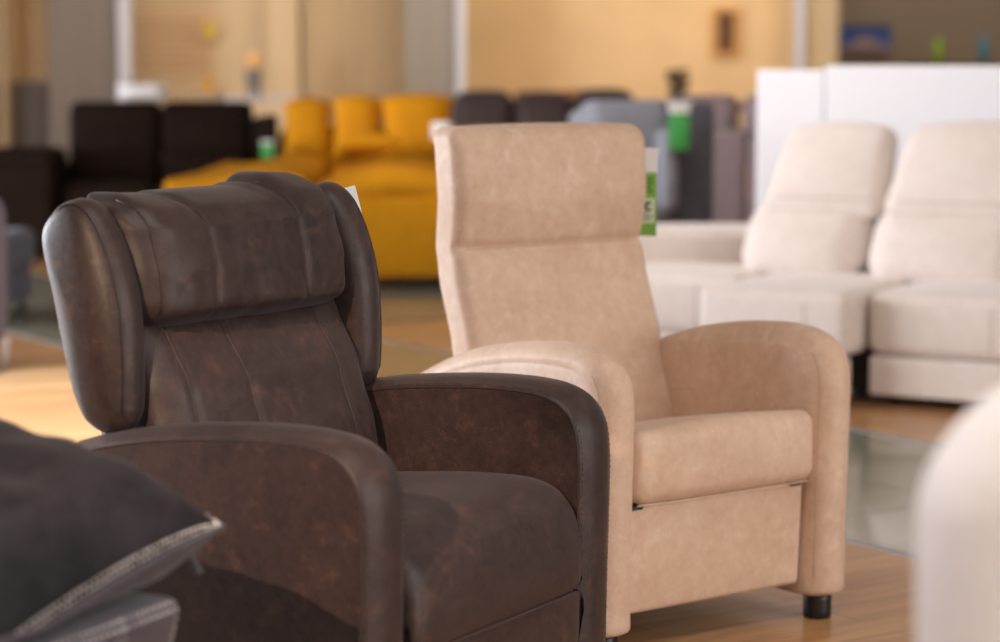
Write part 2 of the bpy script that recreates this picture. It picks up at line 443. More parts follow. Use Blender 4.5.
# ================================================================== BROWN ARMCHAIR
def make_brown():
    t = thing('armchair', 'dark brown distressed leather wing armchair nearest the middle of the photo, with padded headrest', 'armchair', (-.012, 4.087, 0), 1.043)
    w, th = .603, .124
    top = [(-.018, .065), (-.022, .3), (-.027, .50), (-.027, .576), (-.020, .630), (.002, .672), (.042, .699), (.100, .711), (.200, .7135), (.326, .706), (.446, .692), (.578, .664), (.68, .628), (.76, .575)]
    P = closed_profile(top, [(.80, .50), (.81, .30), (.80, .065)], .05, -.034)
    for s in (-1, 1):
        xa, xb = (w/2, w/2+th) if s > 0 else (-w/2-th, -w/2)
        a = MB().add(prism(P, arm_rings(xa, xb, .02, .0012), .054)).build('armrest', 'brown', t)
        for xx, dx in ((xa, 1), (xb, -1)):
            MB().add(tube(seam_ring(P, xx, .0216, 3), .0017, 6)).build('seam', 'brown_dark', a)
            st = stitches(seam_ring(P, xx+dx*.0075, .0155, 3), .0012, .007, .0035)
            st.build('stitching', 'brown_dark', a)
    # waterfall seat
    sp = [(.55, .512), (.42, .524), (.30, .536), (.18, .545), (.085, .545), (.030, .531), (-.004, .504), (-.024, .468), (-.033, .42), (-.036, .37), (-.033, .338)]
    P2 = spline(sp, 5)+[(-.02, .330), (.05, .328), (.55, .33)]
    def seat_rings(hw, d, m=18):
        L = [(-hw, d+.02)]
        for i in range(m+1):
            s = -1+2*i/m; L.append((hw*math.sin(s*PI/2), d*abs(s)**5*.8+d*.2*s*s))
        return L+[(hw, d+.02)]
    st = MB().add(prism(P2, seat_rings(.2985, .030))).build('seat_cushion', 'brown', t)
    MB().add(tube([(-.2965, y, z) for y, z in inset(P2, .034)[8:48]], .0026, 6)).build('piping', 'brown_seam', st)
    P3 = spline([(-.0335, .3365), (-.032, .25), (-.026, .16), (-.018, .10)], 5)+[(.0, .085), (.06, .085), (.06, .330), (-.02, .3385)]
    fr = MB().add(prism(P3, seat_rings(.2965, .028, 18))).build('footrest_panel', 'brown', t)
    MB().add(tube([(x, -.036+.030*(abs(x)/.29)**5*.8+.006*(x/.29)**2, .3345) for x in [-.28+i*.02 for i in range(29)]], .0016, 6)).build('seam', 'brown_seam', fr)
    MB().add(box(-.295, .295, .10, .74, .07, .325, .01)).build('base', plain('dark_lining_brown', srgb(24, 20, 18), .8), t)
    # lumbar cushion (leaning back)
    sk = lambda x: .014-.055*x
    yl = [(.45, .385), (.60, .425), (.73, .462), (.845, .515), (.90, .545)]
    sx = (-.236, -.088, .186)
    def Tl(p):
        z = p.z+.655; fr = max(0, -p.y/.07)
        y = lerp_tab(yl, z)+.07+p.y
        y -= fr*.030*max(0, 1-(p.x/.285)**4)*max(0, 1-((z-.60)/.30)**2)
        for c in sx: y += fr*.004*gauss(p.x-c-.03*(z-.68), .008)
        y += fr*.004*noise.noise(Vector((p.x*9, z*9, 3)))
        return Vector((p.x, y+sk(p.x), z))
    lb = MB().add(rbox((.598, .14, .45), .05, (60, 5, 36), (0, 0, 0), Tl, 5)).build('lumbar_cushion', 'brown', t)
    for c in sx:
        pts = on_surface(lb, [(c+.03*(.47+i*.015-.68), 0, .47+i*.015) for i in range(26)], (0, 1, 0), -.0005)
        MB().add(tube(pts, .002 if c < -.2 else .0013, 6)).build('seam', 'brown_dark' if c < -.2 else 'brown_seam', lb)
        if c < -.2:
            stitches([p+Vector((.011, -.0022, 0)) for p in pts], .0014, .008, .004).build('stitching', 'brown_dark', lb)
    # headrest pillow
    yh = [(.84, .500), (.88, .468), (.95, .472), (1.03, .492), (1.07, .515), (1.11, .56)]
    hx = (-.272, -.138, .122)
    def Th(p):
        z = p.z+.972; fr = max(0, -p.y/.075)
        y = lerp_tab(yh, z)+.075+p.y
        wx = max(0, 1-(abs(p.x)/.295)**5)
        y -= fr*.034*(wx-.7)
        for c in hx: y += fr*.0035*gauss(p.x-c, .008)
        top = max(0, (z-1.02)/.08)
        for c in hx: z -= .008*top*gauss(p.x-c, .012)
        sm = min(1, max(0, (p.x-.085)/.075)); z += min(1, top)*(.010*(wx-.5)-.017*(1-sm)*min(1, max(0, (p.x+.30)/.12))+.008*sm)
        y += fr*(.006*noise.noise(Vector((p.x*7, z*7, 1)))+.003*noise.noise(Vector((p.x*22, z*16, 5))))
        x = p.x*(1-.02*max(0, (.9-z)/.05))-.008
        return Vector((x, y+sk(x), z-.012))
    hd = MB().add(rbox((.590, .15, .25), .055, (64, 6, 28), (0, 0, .004), Th, 6)).build('headrest', 'brown', t)
    for c in hx:
        pts = on_surface(hd, [(c, .3, .87+i*.011) for i in range(19)], (0, 1, 0), -.0005)
        tp = on_surface(hd, [(c, .535+i*.010, 1.3) for i in range(7)], (0, 0, -1), -.0005)
        MB().add(tube(pts+[q for q in tp if q.z > pts[-1].z+.004 and q.y > pts[-1].y], .002 if c < -.2 else .0013, 6)).build('seam', 'brown_dark' if c < -.2 else 'brown_seam', hd)
        if c < -.2: stitches([p+Vector((.011, -.0026, 0)) for p in pts], .0015, .009, .004).build('stitching', 'brown_dark', hd)
    # wings
    wp = [(.489, .705), (.486, .75), (.486, .82), (.493, .90), (.512, .97), (.537, 1.025), (.563, 1.058), (.594, 1.074), (.630, 1.068), (.662, 1.045), (.680, 1.012), (.676, .965), (.658, .90), (.640, .82), (.622, .75), (.608, .715), (.588, .683), (.558, .666), (.522, .666), (.500, .678)]
    for s in (-1, 1):
        sh = .030 if s < 0 else -.030
        Pw = [(y+sh, z) for y, z in spline(wp+[wp[0]], 4)[:-1]]
        xa, xb = (.282, .366) if s > 0 else (-.378, -.290)
        if s < 0: rg = [(xa-.013, .018, .12), (xa-.0125, .018, .3), (xa-.0105, .018, .5), (xa-.007, .018, .7), (xa-.003, .018, .86), (xa+.001, .018, .95), (xa+.005, .017), (xa+.012, .010), (xa+.026, .002), (xa+.042, 0), (xa+.062, .004), (xa+.078, .014), (xb, .03)]
        else: rg = [(xa, .03), (xa+.006, .014), (xa+.022, .004), (xa+.042, 0), (xa+.058, .002), (xa+.072, .010), (xa+.079, .017), (xb-.001, .018, .95), (xb+.003, .018, .86), (xb+.007, .018, .7), (xb+.0105, .018, .5), (xb+.0125, .018, .3), (xb+.013, .018, .12)]
        wg = MB().add(prism(Pw, rg)).build('wing', 'brown', t)
        xs, d = (xa+.0115, .0095) if s < 0 else (xb-.0115, .0095)
        Q = inset(Pw, d)
        MB().add(tube([Vector((xs, y, z)) for y, z in Q[:34]], .0018, 6)).build('seam', 'brown_dark', wg)
    MB().add(rbox((.56, .08, .72), .03, (6, 2, 10), (0, 0, 0), lambda p: Vector((p.x, p.y+.56+.12*(p.z+.36)/.72, p.z+.63)), 3)).build('back_panel', 'brown', t)
    for x in (-.36, .36):
        for y in (.05, .73): black_foot(x, y, .05, .033, t)
    return t
brown = make_brown()

# price tag behind the brown wing (clear sleeve with a white card)
def flat_card(pts, th=.002):
    """a card through four corner points with real thickness"""
    p = [Vector(q) for q in pts]; n = (p[1]-p[0]).cross(p[3]-p[0]).normalized()*th
    return p+[q+n for q in p], [(0, 1, 2, 3), (4, 5, 6, 7), (0, 1, 5, 4), (1, 2, 6, 5), (2, 3, 7, 6), (3, 0, 4, 7)]
def chair_pt(ch, x, y, z):
    c, s = math.cos(ch.rotation_euler.z), math.sin(ch.rotation_euler.z)
    return Vector((ch.location.x+x*c-y*s, ch.location.y+x*s+y*c, z))
tb = thing('price_tag', 'clear sleeved white price tag hanging behind the right wing of the brown armchair', 'price tag', chair_pt(brown, .432, .60, .968), 1.043+.5)
MB().add(rbox((.085, .004, .085), .0019, (2, 1, 2), (0, 0, 0), at(.0, 0, .0425), 2)).build('sleeve', 'clear', tb)
MB().add(box(-.03, .03, -.003, -.002, .01, .07, .0004, 1)).build('card', 'tagwhite', tb)
tb.rotation_euler = (0, R(-14), 1.043-.75)

# green tag on the beige chair
def price_tag(name_label, loc, rz, H, W, green, writing=True, top=.28):
    g = thing('price_tag', name_label, 'price tag', loc, rz)
    gb = MB().add(rbox((W, .004, H*(1-top)), .0018, (1, 1, 1), (0, 0, 0), at(0, 0, H*(1-top)/2), 1)).build('label_card', green, g)
    MB().add(rbox((W*1.02, .006, H*top), .0025, (2, 1, 4), (0, 0, 0), lambda p: Vector((p.x*(1+.25*max(0, p.z/(H*top/2))), p.y-.02*max(0, p.z/(H*top))**2, p.z+H*(1-top)+H*top/2)), 2)).build('clip_sleeve', 'tagwhite', g)
    if writing:
        h = H*(1-top)
        MB().add(box(-W*.40, W*.40, -.0028, -.0018, h*.20, h*.60, .0003, 1)).build('price_panel', 'tagpale', gb)
        ink = MB()
        for i, (a, b) in enumerate(((-.3, .3), (-.34, .2), (-.3, .34), (-.2, .3))):
            z = h*(.70+.065*i); ink.add(box(W*a, W*b, -.0034, -.0026, z, z+h*.022, .0002, 1))
        ink.build('text_lines', 'ink', gb); ink = MB()
        for i, (a, b) in enumerate(((-.3, .1), (-.34, .28), (-.3, -.05))):
            z = h*(.26+.045*i); ink.add(box(W*a, W*b, -.0034, -.0026, z, z+h*.014, .0002, 1))
        ink.build('small_print', 'ink', gb); ink = MB()
        # currency sign: a C shape with two bars, and one digit stroke
        arc = [(W*(.06+.19*math.cos(q)), -.0032, h*.47+W*.23*math.sin(q)) for q in [R(50+i*26) for i in range(11)]]
        ink.add(tube(arc, .0028, 5)); ink.add(box(-W*.22, W*.12, -.0036, -.0026, h*.478, h*.486, .0002, 1)); ink.add(box(-W*.22, W*.10, -.0036, -.0026, h*.452, h*.460, .0002, 1))
        ink.build('currency_sign', 'ink', gb)
    return g
pt = chair_pt(beige, .374, .712, .862)
price_tag('long green and white price tag hanging from the right side of the beige backrest', pt, R(-14), .225, .046, 'taggreen')

# ================================================================== CHARCOAL SEAT AND CUSHION, FRONT LEFT
tip = Vector((-.410, 3.35, .655))
ea = Vector((-.22, -.45, -.078)).normalized(); eb = Vector((-.32, .156, .080)); eb = (eb-ea*eb.dot(ea)).normalized()
en = ea.cross(eb).normalized()
if en.z < 0: en = -en
def make_pillow():
    a = .29; b = .235
    ctr = tip+ea*a*.97+eb*b*.97
    t = thing('cushion', 'charcoal velvety scatter cushion with pale double stitched edge lying at lower left', 'cushion', ctr)
    n = 44; V = []; F = []; idx = {}
    def P(i, j, s):
        u = math.sin((-1+2*i/n)*PI/2); v = math.sin((-1+2*j/n)*PI/2)
        edge = (1-u*u)*(1-v*v)
        x = u*a*(1-.05*(1-v*v)*abs(u)); y = v*b*(1-.015*(1-u*u)*abs(v))
        h = (.115 if s > 0 else .105)*((1-abs(u)**3)*(1-abs(v)**3))**(.55 if s > 0 else .42)
        wr = .016*noise.noise(Vector((u*2.6, v*2.6, s*3)))+.004*noise.noise(Vector((u*8+v*5, v*3, s)))
        sag = -.012*(u*u*v*v)
        p = ea*x+eb*y+en*(s*(h+wr*min(1, edge*3))+sag)
        p.z = max(p.z, .589-ctr.z)          # rests on the seat below
        return p
    for s in (1, -1):
        for i in range(n+1):
            for j in range(n+1):
                rim = i in (0, n) or j in (0, n)
                key = (i, j, 0 if rim else s)
                if key not in idx: idx[key] = len(V); V.append(P(i, j, s))
    def q(i, j, s): return idx[(i, j, 0 if (i in (0, n) or j in (0, n)) else s)]
    for s, nm in ((1, 'charcoal'), (-1, 'charcoal_side')):
        fs = [(q(i, j, s), q(i+1, j, s), q(i+1, j+1, s), q(i, j+1, s)) for i in range(n) for j in range(n)]
        c = link('cover_top' if s > 0 else 'cover_underside', V, fs, nm, t)
        bm = bmesh.new(); bm.from_mesh(c.data); bmesh.ops.delete(bm, geom=[v for v in bm.verts if not v.link_faces], context='VERTS')
        bmesh.ops.recalc_face_normals(bm, faces=bm.faces); bm.to_mesh(c.data); bm.free()
        if s > 0: top = c
    rim = [P(i, 0, 1) for i in range(n)]+[P(n, j, 1) for j in range(n)]+[P(n-i, n, 1) for i in range(n)]+[P(0, n-j, 1) for j in range(n)]
    MB().add(tube(rim, .006, 8, True)).build('edge_piping', 'charcoal_side', t)
    sc = MB()
    for k in (1.3, 2.3):
        for f_ in (0, 1):
            r2 = []
            for i in range(0, n+1): r2.append((P(i, k, 1) if f_ == 0 else P(k, i, 1))+en*.0012)
            sc.add((lambda m: (m.v, m.f))(stitches(r2, .0025, .008, .004)))
    sc.build('stitching', 'stitch', t)
    # zip pull hanging under the near edge
    z0 = ea*(-a*.80)+eb*(-b*.93)-en*.030
    MB().add(tube([z0, z0-Vector((0, 0, .012))+Vector((.004, -.004, 0)), z0+Vector((.012, -.012, -.026)), z0+Vector((.016, -.014, -.034))], .005, 8)).build('zip_pull', 'charcoal_side', t)
    return t
pillow = make_pillow()
def make_charcoal_seat():
    # seat of a sofa standing to the left of the brown armchair; its right front corner is in the photo
    rz = 1.117
    c, s = math.cos(rz), math.sin(rz)
    corner = Vector((-.462, 3.25, 0))
    t = thing('sofa', 'charcoal grey leather sofa with pale stitching under the scatter cushion at lower left', 'sofa', corner, rz)
    def Tc(p):
        return Vector((p.x-.60, p.y+.36-.03*(p.z/.1), p.z+.495))
    sc = MB().add(rbox((1.2, .74, .155), .03, (20, 10, 6), (0, .008, .012), Tc, 4)).build('seat_cushion', 'charcoal_side', t)
    sb = MB()
    for z, y in ((.566, .0), (.556, -.0)):
        L = on_surface(sc, [(-1.15+i*.02, -.3, z) for i in range(57)], (0, 1, 0), -.0002)
        sb.add((lambda m: (m.v, m.f))(stitches(L, .0026, .009, .004)))
    for x in (-.150, -.168, -.022):
        L = on_surface(sc, [(x, -.3, .45+i*.006) for i in range(21)], (0, 1, 0), -.0002)
        sb.add((lambda m: (m.v, m.f))(stitches(L, .0026, .009, .004)))
    sb.build('stitching', 'stitch', sc)
    MB().add(rbox((1.18, .72, .34), .02, (4, 4, 4), (0, 0, 0), at(-.60, .40, .25), 3)).build('base', 'charcoal_side', t)
    MB().add(rbox((1.2, .22, .62), .07, (8, 4, 8), (0, .02, 0), lambda p: Vector((p.x-.60, p.y+.83+.15*p.z, p.z+.58)), 4)).build('backrest', 'charcoal_side', t)
    for x in (-.08, -1.12):
        for y in (.1, .68): black_foot(x, y, .085, .03, t)
    return t
make_charcoal_seat()

# ================================================================== CREAM ARMCHAIR, RIGHT FOREGROUND
def make_cream():
    p = world_at(1000, 400, 2.3)
    t = thing('armchair', 'cream armchair whose blurred rounded back fills the lower right corner', 'armchair', (.383+.33, 1.86, 0), R(4))
    def Tb(p):
        k = abs(p.x)/.33
        return Vector((p.x+.012*(p.z/.43), p.y+.18+.08*(p.z/.43), p.z+.622-.07*k**2.4*max(0, p.z/.43)))
    MB().add(rbox((.66, .22, .88), .105, (16, 4, 14), (0, .01, 0), Tb, 6)).build('backrest', 'cream', t)
    MB().add(rbox((.52, .60, .18), .05, (6, 6, 4), (0, 0, .015), at(0, -.20, .38), 4)).build('seat_cushion', 'cream', t)
    MB().add(rbox((.54, .60, .2), .02, (2, 2, 2), (0, 0, 0), at(0, -.18, .20), 2)).build('base', 'cream', t)
    for s in (-1, 1): MB().add(rbox((.12, .66, .48), .05, (4, 6, 6), (0, 0, .0), at(s*.30, -.18, .34), 4)).build('armrest', 'cream', t)
    for x in (-.27, .27):
        for y in (-.44, .15): black_foot(x, y, .1, .028, t)
make_cream()

# ================================================================== WHITE SOFA AND PANEL, RIGHT
bW = R(-30)
C2R = Vector((1.307, 8.77, 0))
def make_white():
    t = thing('sofa', 'large off-white cloth sofa with pulled-out seats and tall cushioned backs, right of the beige armchair', 'sofa', C2R, bW)
    # local x: along the sofa to the photo's right, y: towards its back
    def seat(x0, x1, y0, z0=.195, z1=.432, y1=.95, nm='seat_cushion'):
        s = MB().add(rbox((x1-x0, y1-y0, z1-z0), .045, (10, 10, 5), (0, .010, .018), at((x0+x1)/2, (y0+y1)/2, (z0+z1)/2), 4)).build(nm, 'white', t)
        xm = x0+.72*(x1-x0)
        L = on_surface(s, [(xm, y0-.3, z0+.03+i*.01) for i in range(int((z1-z0-.05)/.01))], (0, 1, 0), 0)
        MB().add(tube(L, .0025, 6)).build('seam', 'white_seam', s)
        MB().add(rbox((x1-x0-.02, .06, .15), .012, (3, 2, 3), (0, 0, 0), at((x0+x1)/2, y0+.035, .115), 3)).build('drawer_front', 'white', s)
    seat(-.63, -.006, 0)
    seat(.012, .69, .14)
    seat(.70, 1.38, .14)
    seat(-1.30, -.645, .42, y1=1.0)
    # backs
    for x0, x1, h0, h1, dy, dz in ((-.78, -.255, -.715, -.215, 0, -.03), (-.205, .43, -.165, .45, -.04, -.005), (.44, 1.12, .48, 1.13, -.04, -.005)):
        cx, w = (x0+x1)/2, x1-x0; hc, hw = (h0+h1)/2, h1-h0
        MB().add(rbox((w, .24, .33), .11, (14, 6, 8), (.02, .05, .01), lambda p: Vector((p.x+cx, p.y+.86+.10*(p.z/.165)+dy, p.z+.565)), 5)).build('lumbar_cushion', 'white', t)
        h = MB().add(rbox((hw, .17, .36), .06, (14, 6, 10), (0, .03, .016), lambda p: Vector((p.x*(1-.09*p.z/.18)+hc, p.y+.98+.10*(p.z/.17)+dy, p.z+.865+.3*dy+dz+.016*math.cos(p.x*5))), 5)).build('headrest', 'white', t)
        cx, w = hc, hw
        L = on_surface(h, [(cx-w*.42+i*w*.042, .3, .74) for i in range(21)], (0, 1, 0), 0)
        MB().add(tube(L, .003, 6)).build('seam', 'white_seam', h)
    MB().add(box(-.84, 1.6, 1.06, 1.14, .1, .62, .02, 2)).build('back_frame', 'white', t)
    # low armrest on the left end
    MB().add(rbox((.78, .42, .36), .05, (8, 6, 5), (0, 0, .01), lambda q: (lambda c_, s_: Vector((q.x*c_-q.y*s_-1.18, q.x*s_+q.y*c_+1.06, q.z+.40)))(math.cos(R(36)), math.sin(R(36))), 4)).build('armrest', 'white', t)
    for x in (-.55, -.06, .08, 1.3):
        for y in (.30, .9): MB().add(box(x-.02, x+.02, y-.02, y+.02, 0, .05, .004)).build('foot', 'plastic', t)
    MB().add(box(-.62, 1.36, .25, 1.06, .045, .235, .01)).build('base', plain('sofa_underside', srgb(40, 36, 34), .8), t)
make_white()
# white display partition behind the sofa (two joined panels)
y0 = world_at(757, 69, 10.7)
pw = thing('display_partition', 'plain white low partition panel standing behind the off-white sofa', 'partition', (y0.x, y0.y, 0), R(-20))
L1 = .31
MB().add(box(0, L1-.004, 0, .08, .02, y0.z-.004, .006)).build('panel', 'panelwhite', pw, False)
MB().add(box(L1+.004, 2.6, -.006, .074, .02, y0.z+.016, .006)).build('panel', 'panelwhite', pw, False)
MB().add(box(.02, 2.58, -.03, .11, 0, .03, .004)).build('plinth', 'metal', pw, False)

# ================================================================== GREY RECLINER AND MAUVE SOFA, MIDDLE BACK
def make_grey():
    p = world_at(642, 200, 12.3)
    t = thing('armchair', 'grey cloth recliner with a green tag on its back, right behind the beige armchair', 'armchair', (p.x, 12.3, 0), R(12))
    MB().add(rbox((.48, .26, .66), .09, (10, 6, 12), (0, .02, 0), lambda q: Vector((q.x-.10, q.y-.05+.10*q.z, q.z+.765)), 5)).build('backrest', 'grey_light', t)
    MB().add(rbox((.10, .30, .42), .05, (4, 6, 8), (.01, 0, 0), lambda q: Vector((q.x-.30, q.y+.05+.1*q.z, q.z+.83)), 4)).build('wing', 'grey_light', t)
    MB().add(rbox((.30, .62, .72), .045, (6, 6, 10), (.01, 0, 0), lambda q: Vector((q.x+.20+.0*q.z, q.y+.16, q.z+.725)), 4)).build('side_panel', 'grey_dark', t)
    MB().add(rbox((.11, .18, .42), .05, (5, 5, 6), (0, 0, 0), lambda q: Vector((q.x+.075, q.y-.19, q.z+.74+.03*q.y)), 4)).build('wing', 'grey_light', t)
    MB().add(rbox((.62, .66, .34), .05, (6, 6, 5), (0, 0, .01), at(0, .06, .27), 4)).build('base', 'grey_dark', t)
    for x in (-.26, .26):
        for y in (-.2, .32): black_foot(x, y, .11, .03, t)
    return t
grey = make_grey()
p = world_at(679, 150, 12.0)
gt = price_tag('bright green price tag with silver clip on the grey recliner', (p.x, 12.0, p.z), R(6), .245, .105, 'taggreen2', False, .24)
def make_mauve():
    p = world_at(724, 200, 13.6)
    t = thing('sofa', 'mauve grey cloth sofa half hidden by the white partition', 'sofa', (p.x, 13.6, 0), R(-6))
    MB().add(rbox((.42, .55, .86), .04, (6, 6, 8), (0, 0, 0), at(-.08, 0, .46), 4)).build('armrest', 'mauve', t)
    MB().add(rbox((.13, .60, .84), .03, (4, 6, 8), (0, 0, 0), at(.20, .02, .45), 4)).build('armrest', M['mauve'], t)
    for i in range(2):
        MB().add(rbox((.40, .22, .42), .07, (8, 5, 8), (0, .03, 0), lambda q: Vector((q.x-.12+.42*i, q.y+.45+.12*q.z, q.z+.88)), 4)).build('back_cushion', 'mauve', t)
    MB().add(rbox((1.5, .9, .36), .04, (6, 6, 4), (0, 0, .01), at(.62, .42, .28), 3)).build('seat', 'mauve', t)
    for x in (-.1, 1.3):
        for y in (.05, .8): black_foot(x, y, .11, .03, t)
make_mauve()

# dark sofa far behind the beige chair
def make_espresso():
    a = world_at(455, 96, 16.6); b = world_at(640, 96, 16.6)
    t = thing('sofa', 'dark espresso sofa far behind the beige armchair, only its back cushions showing', 'sofa', ((a.x+b.x)/2, 16.6, 0), R(3))
    w = b.x-a.x
    for i in range(3):
        cx = -w/2+w*(i+.5)/3; tz = (.01, .0, .02)[i]
        MB().add(rbox((w/3*1.02, .26, .50), .09, (8, 5, 8), (0, .03, .02), lambda q: Vector((q.x+cx, q.y+.35+.12*q.z, q.z+.80+tz)), 4)).build('back_cushion', 'espresso', t)
    MB().add(rbox((w+.1, .9, .42), .05, (6, 6, 4), (0, 0, .02), at(0, .05, .31), 3)).build('seat', 'espresso', t)
    for s in (-1, 1): MB().add(rbox((.2, .95, .52), .06, (4, 6, 5), (0, 0, .0), at(s*(w/2+.12), .05, .36), 4)).build('armrest', 'espresso', t)
    for s in (-1, 1):
        for y in (-.3, .4): black_foot(s*(w/2-.05), y, .1, .03, t)
make_espresso()

# ================================================================== YELLOW SOFA
def make_yellow():
    t = thing('sofa', 'mustard yellow sofa with plump back cushions standing between and behind the two armchairs', 'sofa', (-.5, 13.4, 0), R(4))
    def sk(q):                       # the left end runs back at an angle
        return Vector((q.x*(1-.30*(q.y/1.9)) if q.x < 0 else q.x, q.y, q.z))
    MB().add(rbox((2.7, 1.75, .47), .035, (12, 10, 6), (0, .006, .01), lambda q: sk(Vector((q.x-.12, q.y+.90, q.z+.29))), 4)).build('base', 'yellow', t)
    for i, x in enumerate((-1.0, -.12, .76)):
        MB().add(rbox((.86, 1.30, .16), .07, (10, 10, 5), (0, .01, .03), lambda q: sk(Vector((q.x+x, q.y+.70, q.z+.565+.025*math.sin(q.x*7+i)+.07*max(0, q.y)))), 4)).build('seat_cushion', 'yellow', t)
    MB().add(rbox((1.96, .24, .50), .08, (10, 4, 6), (0, .02, 0), at(.19, 1.82, .62), 4)).build('backrest', 'yellow', t)
    MB().add(rbox((.09, .30, .46), .03, (2, 3, 4), (0, 0, 0), at(-.84, 1.70, .72), 3)).build('end_panel', 'black', t)
    MB().add(rbox((.18, 1.7, .32), .06, (4, 8, 5), (0, 0, .01), at(1.26, .92, .58), 4)).build('armrest', 'yellow', t)
    for x in (-1.25, 1.05):
        for y in (.12, 1.65): black_foot(x*(.9 if y > 1 else 1), y, .06, .03, t)
    MB().add(box(-1.1, 1.1, .06, 1.7, .03, .06, .003)).build('plinth', 'plastic', t)
    return t
yellow = make_yellow()
def throw_cushion(name_label, pos, rz, w, h, d, mat, lean=-.25, group=None, roll=0, cat='cushion', bow=0):
    V = []; F = []; n = 20; idx = {}
    def P(i, j, s):
        u = math.sin((-1+2*i/n)*PI/2); v = math.sin((-1+2*j/n)*PI/2)
        hh = d/2*((1-abs(u)**3)*(1-abs(v)**3))**.6
        return Vector((u*w/2*(1-.07*(1-v*v)), s*hh, v*h/2*(1-.07*(1-u*u))+h/2+bow*(1-u*u)*(v+1)/2))
    for s in (1, -1):
        for i in range(n+1):
            for j in range(n+1):
                k = (i, j, 0 if (i in (0, n) or j in (0, n)) else s)
                if k not in idx: idx[k] = len(V); V.append(P(i, j, s))
        g = lambda i, j: idx[(i, j, 0 if (i in (0, n) or j in (0, n)) else s)]
        F += [(g(i, j), g(i+1, j), g(i+1, j+1), g(i, j+1)) for i in range(n) for j in range(n)]
    o = link('cushion', V, F, mat); o.location = pos; o.rotation_euler = (lean, roll, rz)
    return tag(o, name_label, cat, group)
for (u, lab, w, h, r) in ((308, 'leftmost of the three yellow back cushions on the mustard sofa', .30, .36, .0), (357, 'middle of the three yellow back cushions on the mustard sofa', .31, .375, .02), (419, 'rightmost and widest of the three yellow back cushions on the mustard sofa', .46, .385, -.03)):
    q = world_at(u, 157, 14.9)
    throw_cushion(lab, (q.x, q.y, q.z-.01), R(4), w, h, .21, 'yellow', -.2, 'plump yellow back cushions on the mustard sofa', r, bow=.045)
q = world_at(372, 176, 14.1)
throw_cushion('small yellow cushion lying flat on the mustard sofa seat', (q.x, 14.0, .80), R(10), .40, .30, .12, 'yellow', R(-88))
q = world_at(441, 136, 13.6)
yt = thing('price_tag', 'silvery white price tag at the right end of the mustard sofa', 'price tag', (q.x, 13.6, q.z-.02), R(10))
MB().add(rbox((.11, .006, .10), .0025, (2, 1, 2), (0, 0, 0), at(0, 0, .05), 2)).build('sleeve', 'clear', yt)
MB().add(box(-.045, .045, -.006, -.003, .01, .08, .001, 1)).build('card', 'tagwhite', yt)

# ================================================================== DARK SOFA, LEFT BACK
def make_black():
    a = world_at(66, 104, 15.9); b = world_at(252, 104, 15.9)
    t = thing('sofa', 'very dark brown leather sofa at the back left', 'sofa', ((a.x+b.x)/2, 15.75, 0), R(4))
    w = b.x-a.x
    for i in range(2):
        cx = -w/4+w/2*i
        MB().add(rbox((w/2*1.0, .26, .42), .07, (8, 5, 8), (0, .03, .0), lambda q: Vector((q.x+cx, q.y+.55+.12*q.z, q.z+.80)), 4)).build('headrest', 'black', t)
        MB().add(rbox((w/2*1.0, .30, .30), .09, (8, 5, 8), (0, .03, .0), lambda q: Vector((q.x+cx, q.y+.44+.1*q.z, q.z+.53)), 4)).build('lumbar_cushion', 'black', t)
        MB().add(rbox((w/2*1.0, .75, .22), .06, (8, 6, 5), (0, .01, .02), at(cx, .05, .37), 4)).build('seat_cushion', 'black', t)
    MB().add(rbox((w, .8, .26), .03, (4, 4, 4), (0, 0, 0), at(0, .1, .17), 3)).build('base', 'black', t)
    for s, ww, zt in ((-1, .44, .62), (1, .17, .60)):
        x = s*(w/2+ww/2)
        MB().add(rbox((ww, .95, zt-.05), .06, (4, 6, 6), (0, 0, 0), at(x, .05, .04+(zt-.05)/2), 4)).build('armrest', 'black', t)
    MB().add(rbox((.50, .80, .16), .075, (6, 6, 4), (0, 0, .01), at(-w/2-.25, .03, .63), 4)).build('arm_pad', 'black', t)
    MB().add(rbox((.16, .34, .70), .06, (4, 5, 6), (0, 0, 0), at(w/2+.07, .58, .56), 4)).build('back_wing', 'black', t)
    for x in (-w/2, w/2):
        for y in (-.2, .4): black_foot(x, y, .05, .03, t)
    return t
blk = make_black()
q = world_at(146, 104, 16.2)
throw_cushion('small bluish white cushion resting on top of the dark sofa back', (q.x, 16.0, 1.02), R(5), .34, .12, .12, M['tagwhite'], -.1)
# chairs / small table seen through behind the dark sofa
def side_table(u, Y, z, w, lab, mat):
    q = world_at(u, 56, Y); t = thing('side_table', lab, 'table', (q.x, Y, 0))
    MB().add(box(-w/2, w/2, -.22, .22, z-.05, z, .01)).build('tabletop', mat, t, False)
    for sx in (-1, 1):
        for sy in (-1, 1): MB().add(box(sx*(w/2-.04)-.02, sx*(w/2-.04)+.02, sy*.17-.02, sy*.17+.02, 0, z-.05, .004)).build('leg', mat, t, False)
    return t
side_table(188, 18.5, world_at(188, 92, 18.5).z, .52, 'light brown wooden table standing behind the dark sofa', 'wallpanel')

q = world_at(268, 158, 14.75)
price_tag('small green price tag leaning between the dark sofa and the yellow back cushions', (q.x, 14.72, q.z-.0), R(5), .11, .075, 'taggreen2', False, .2)

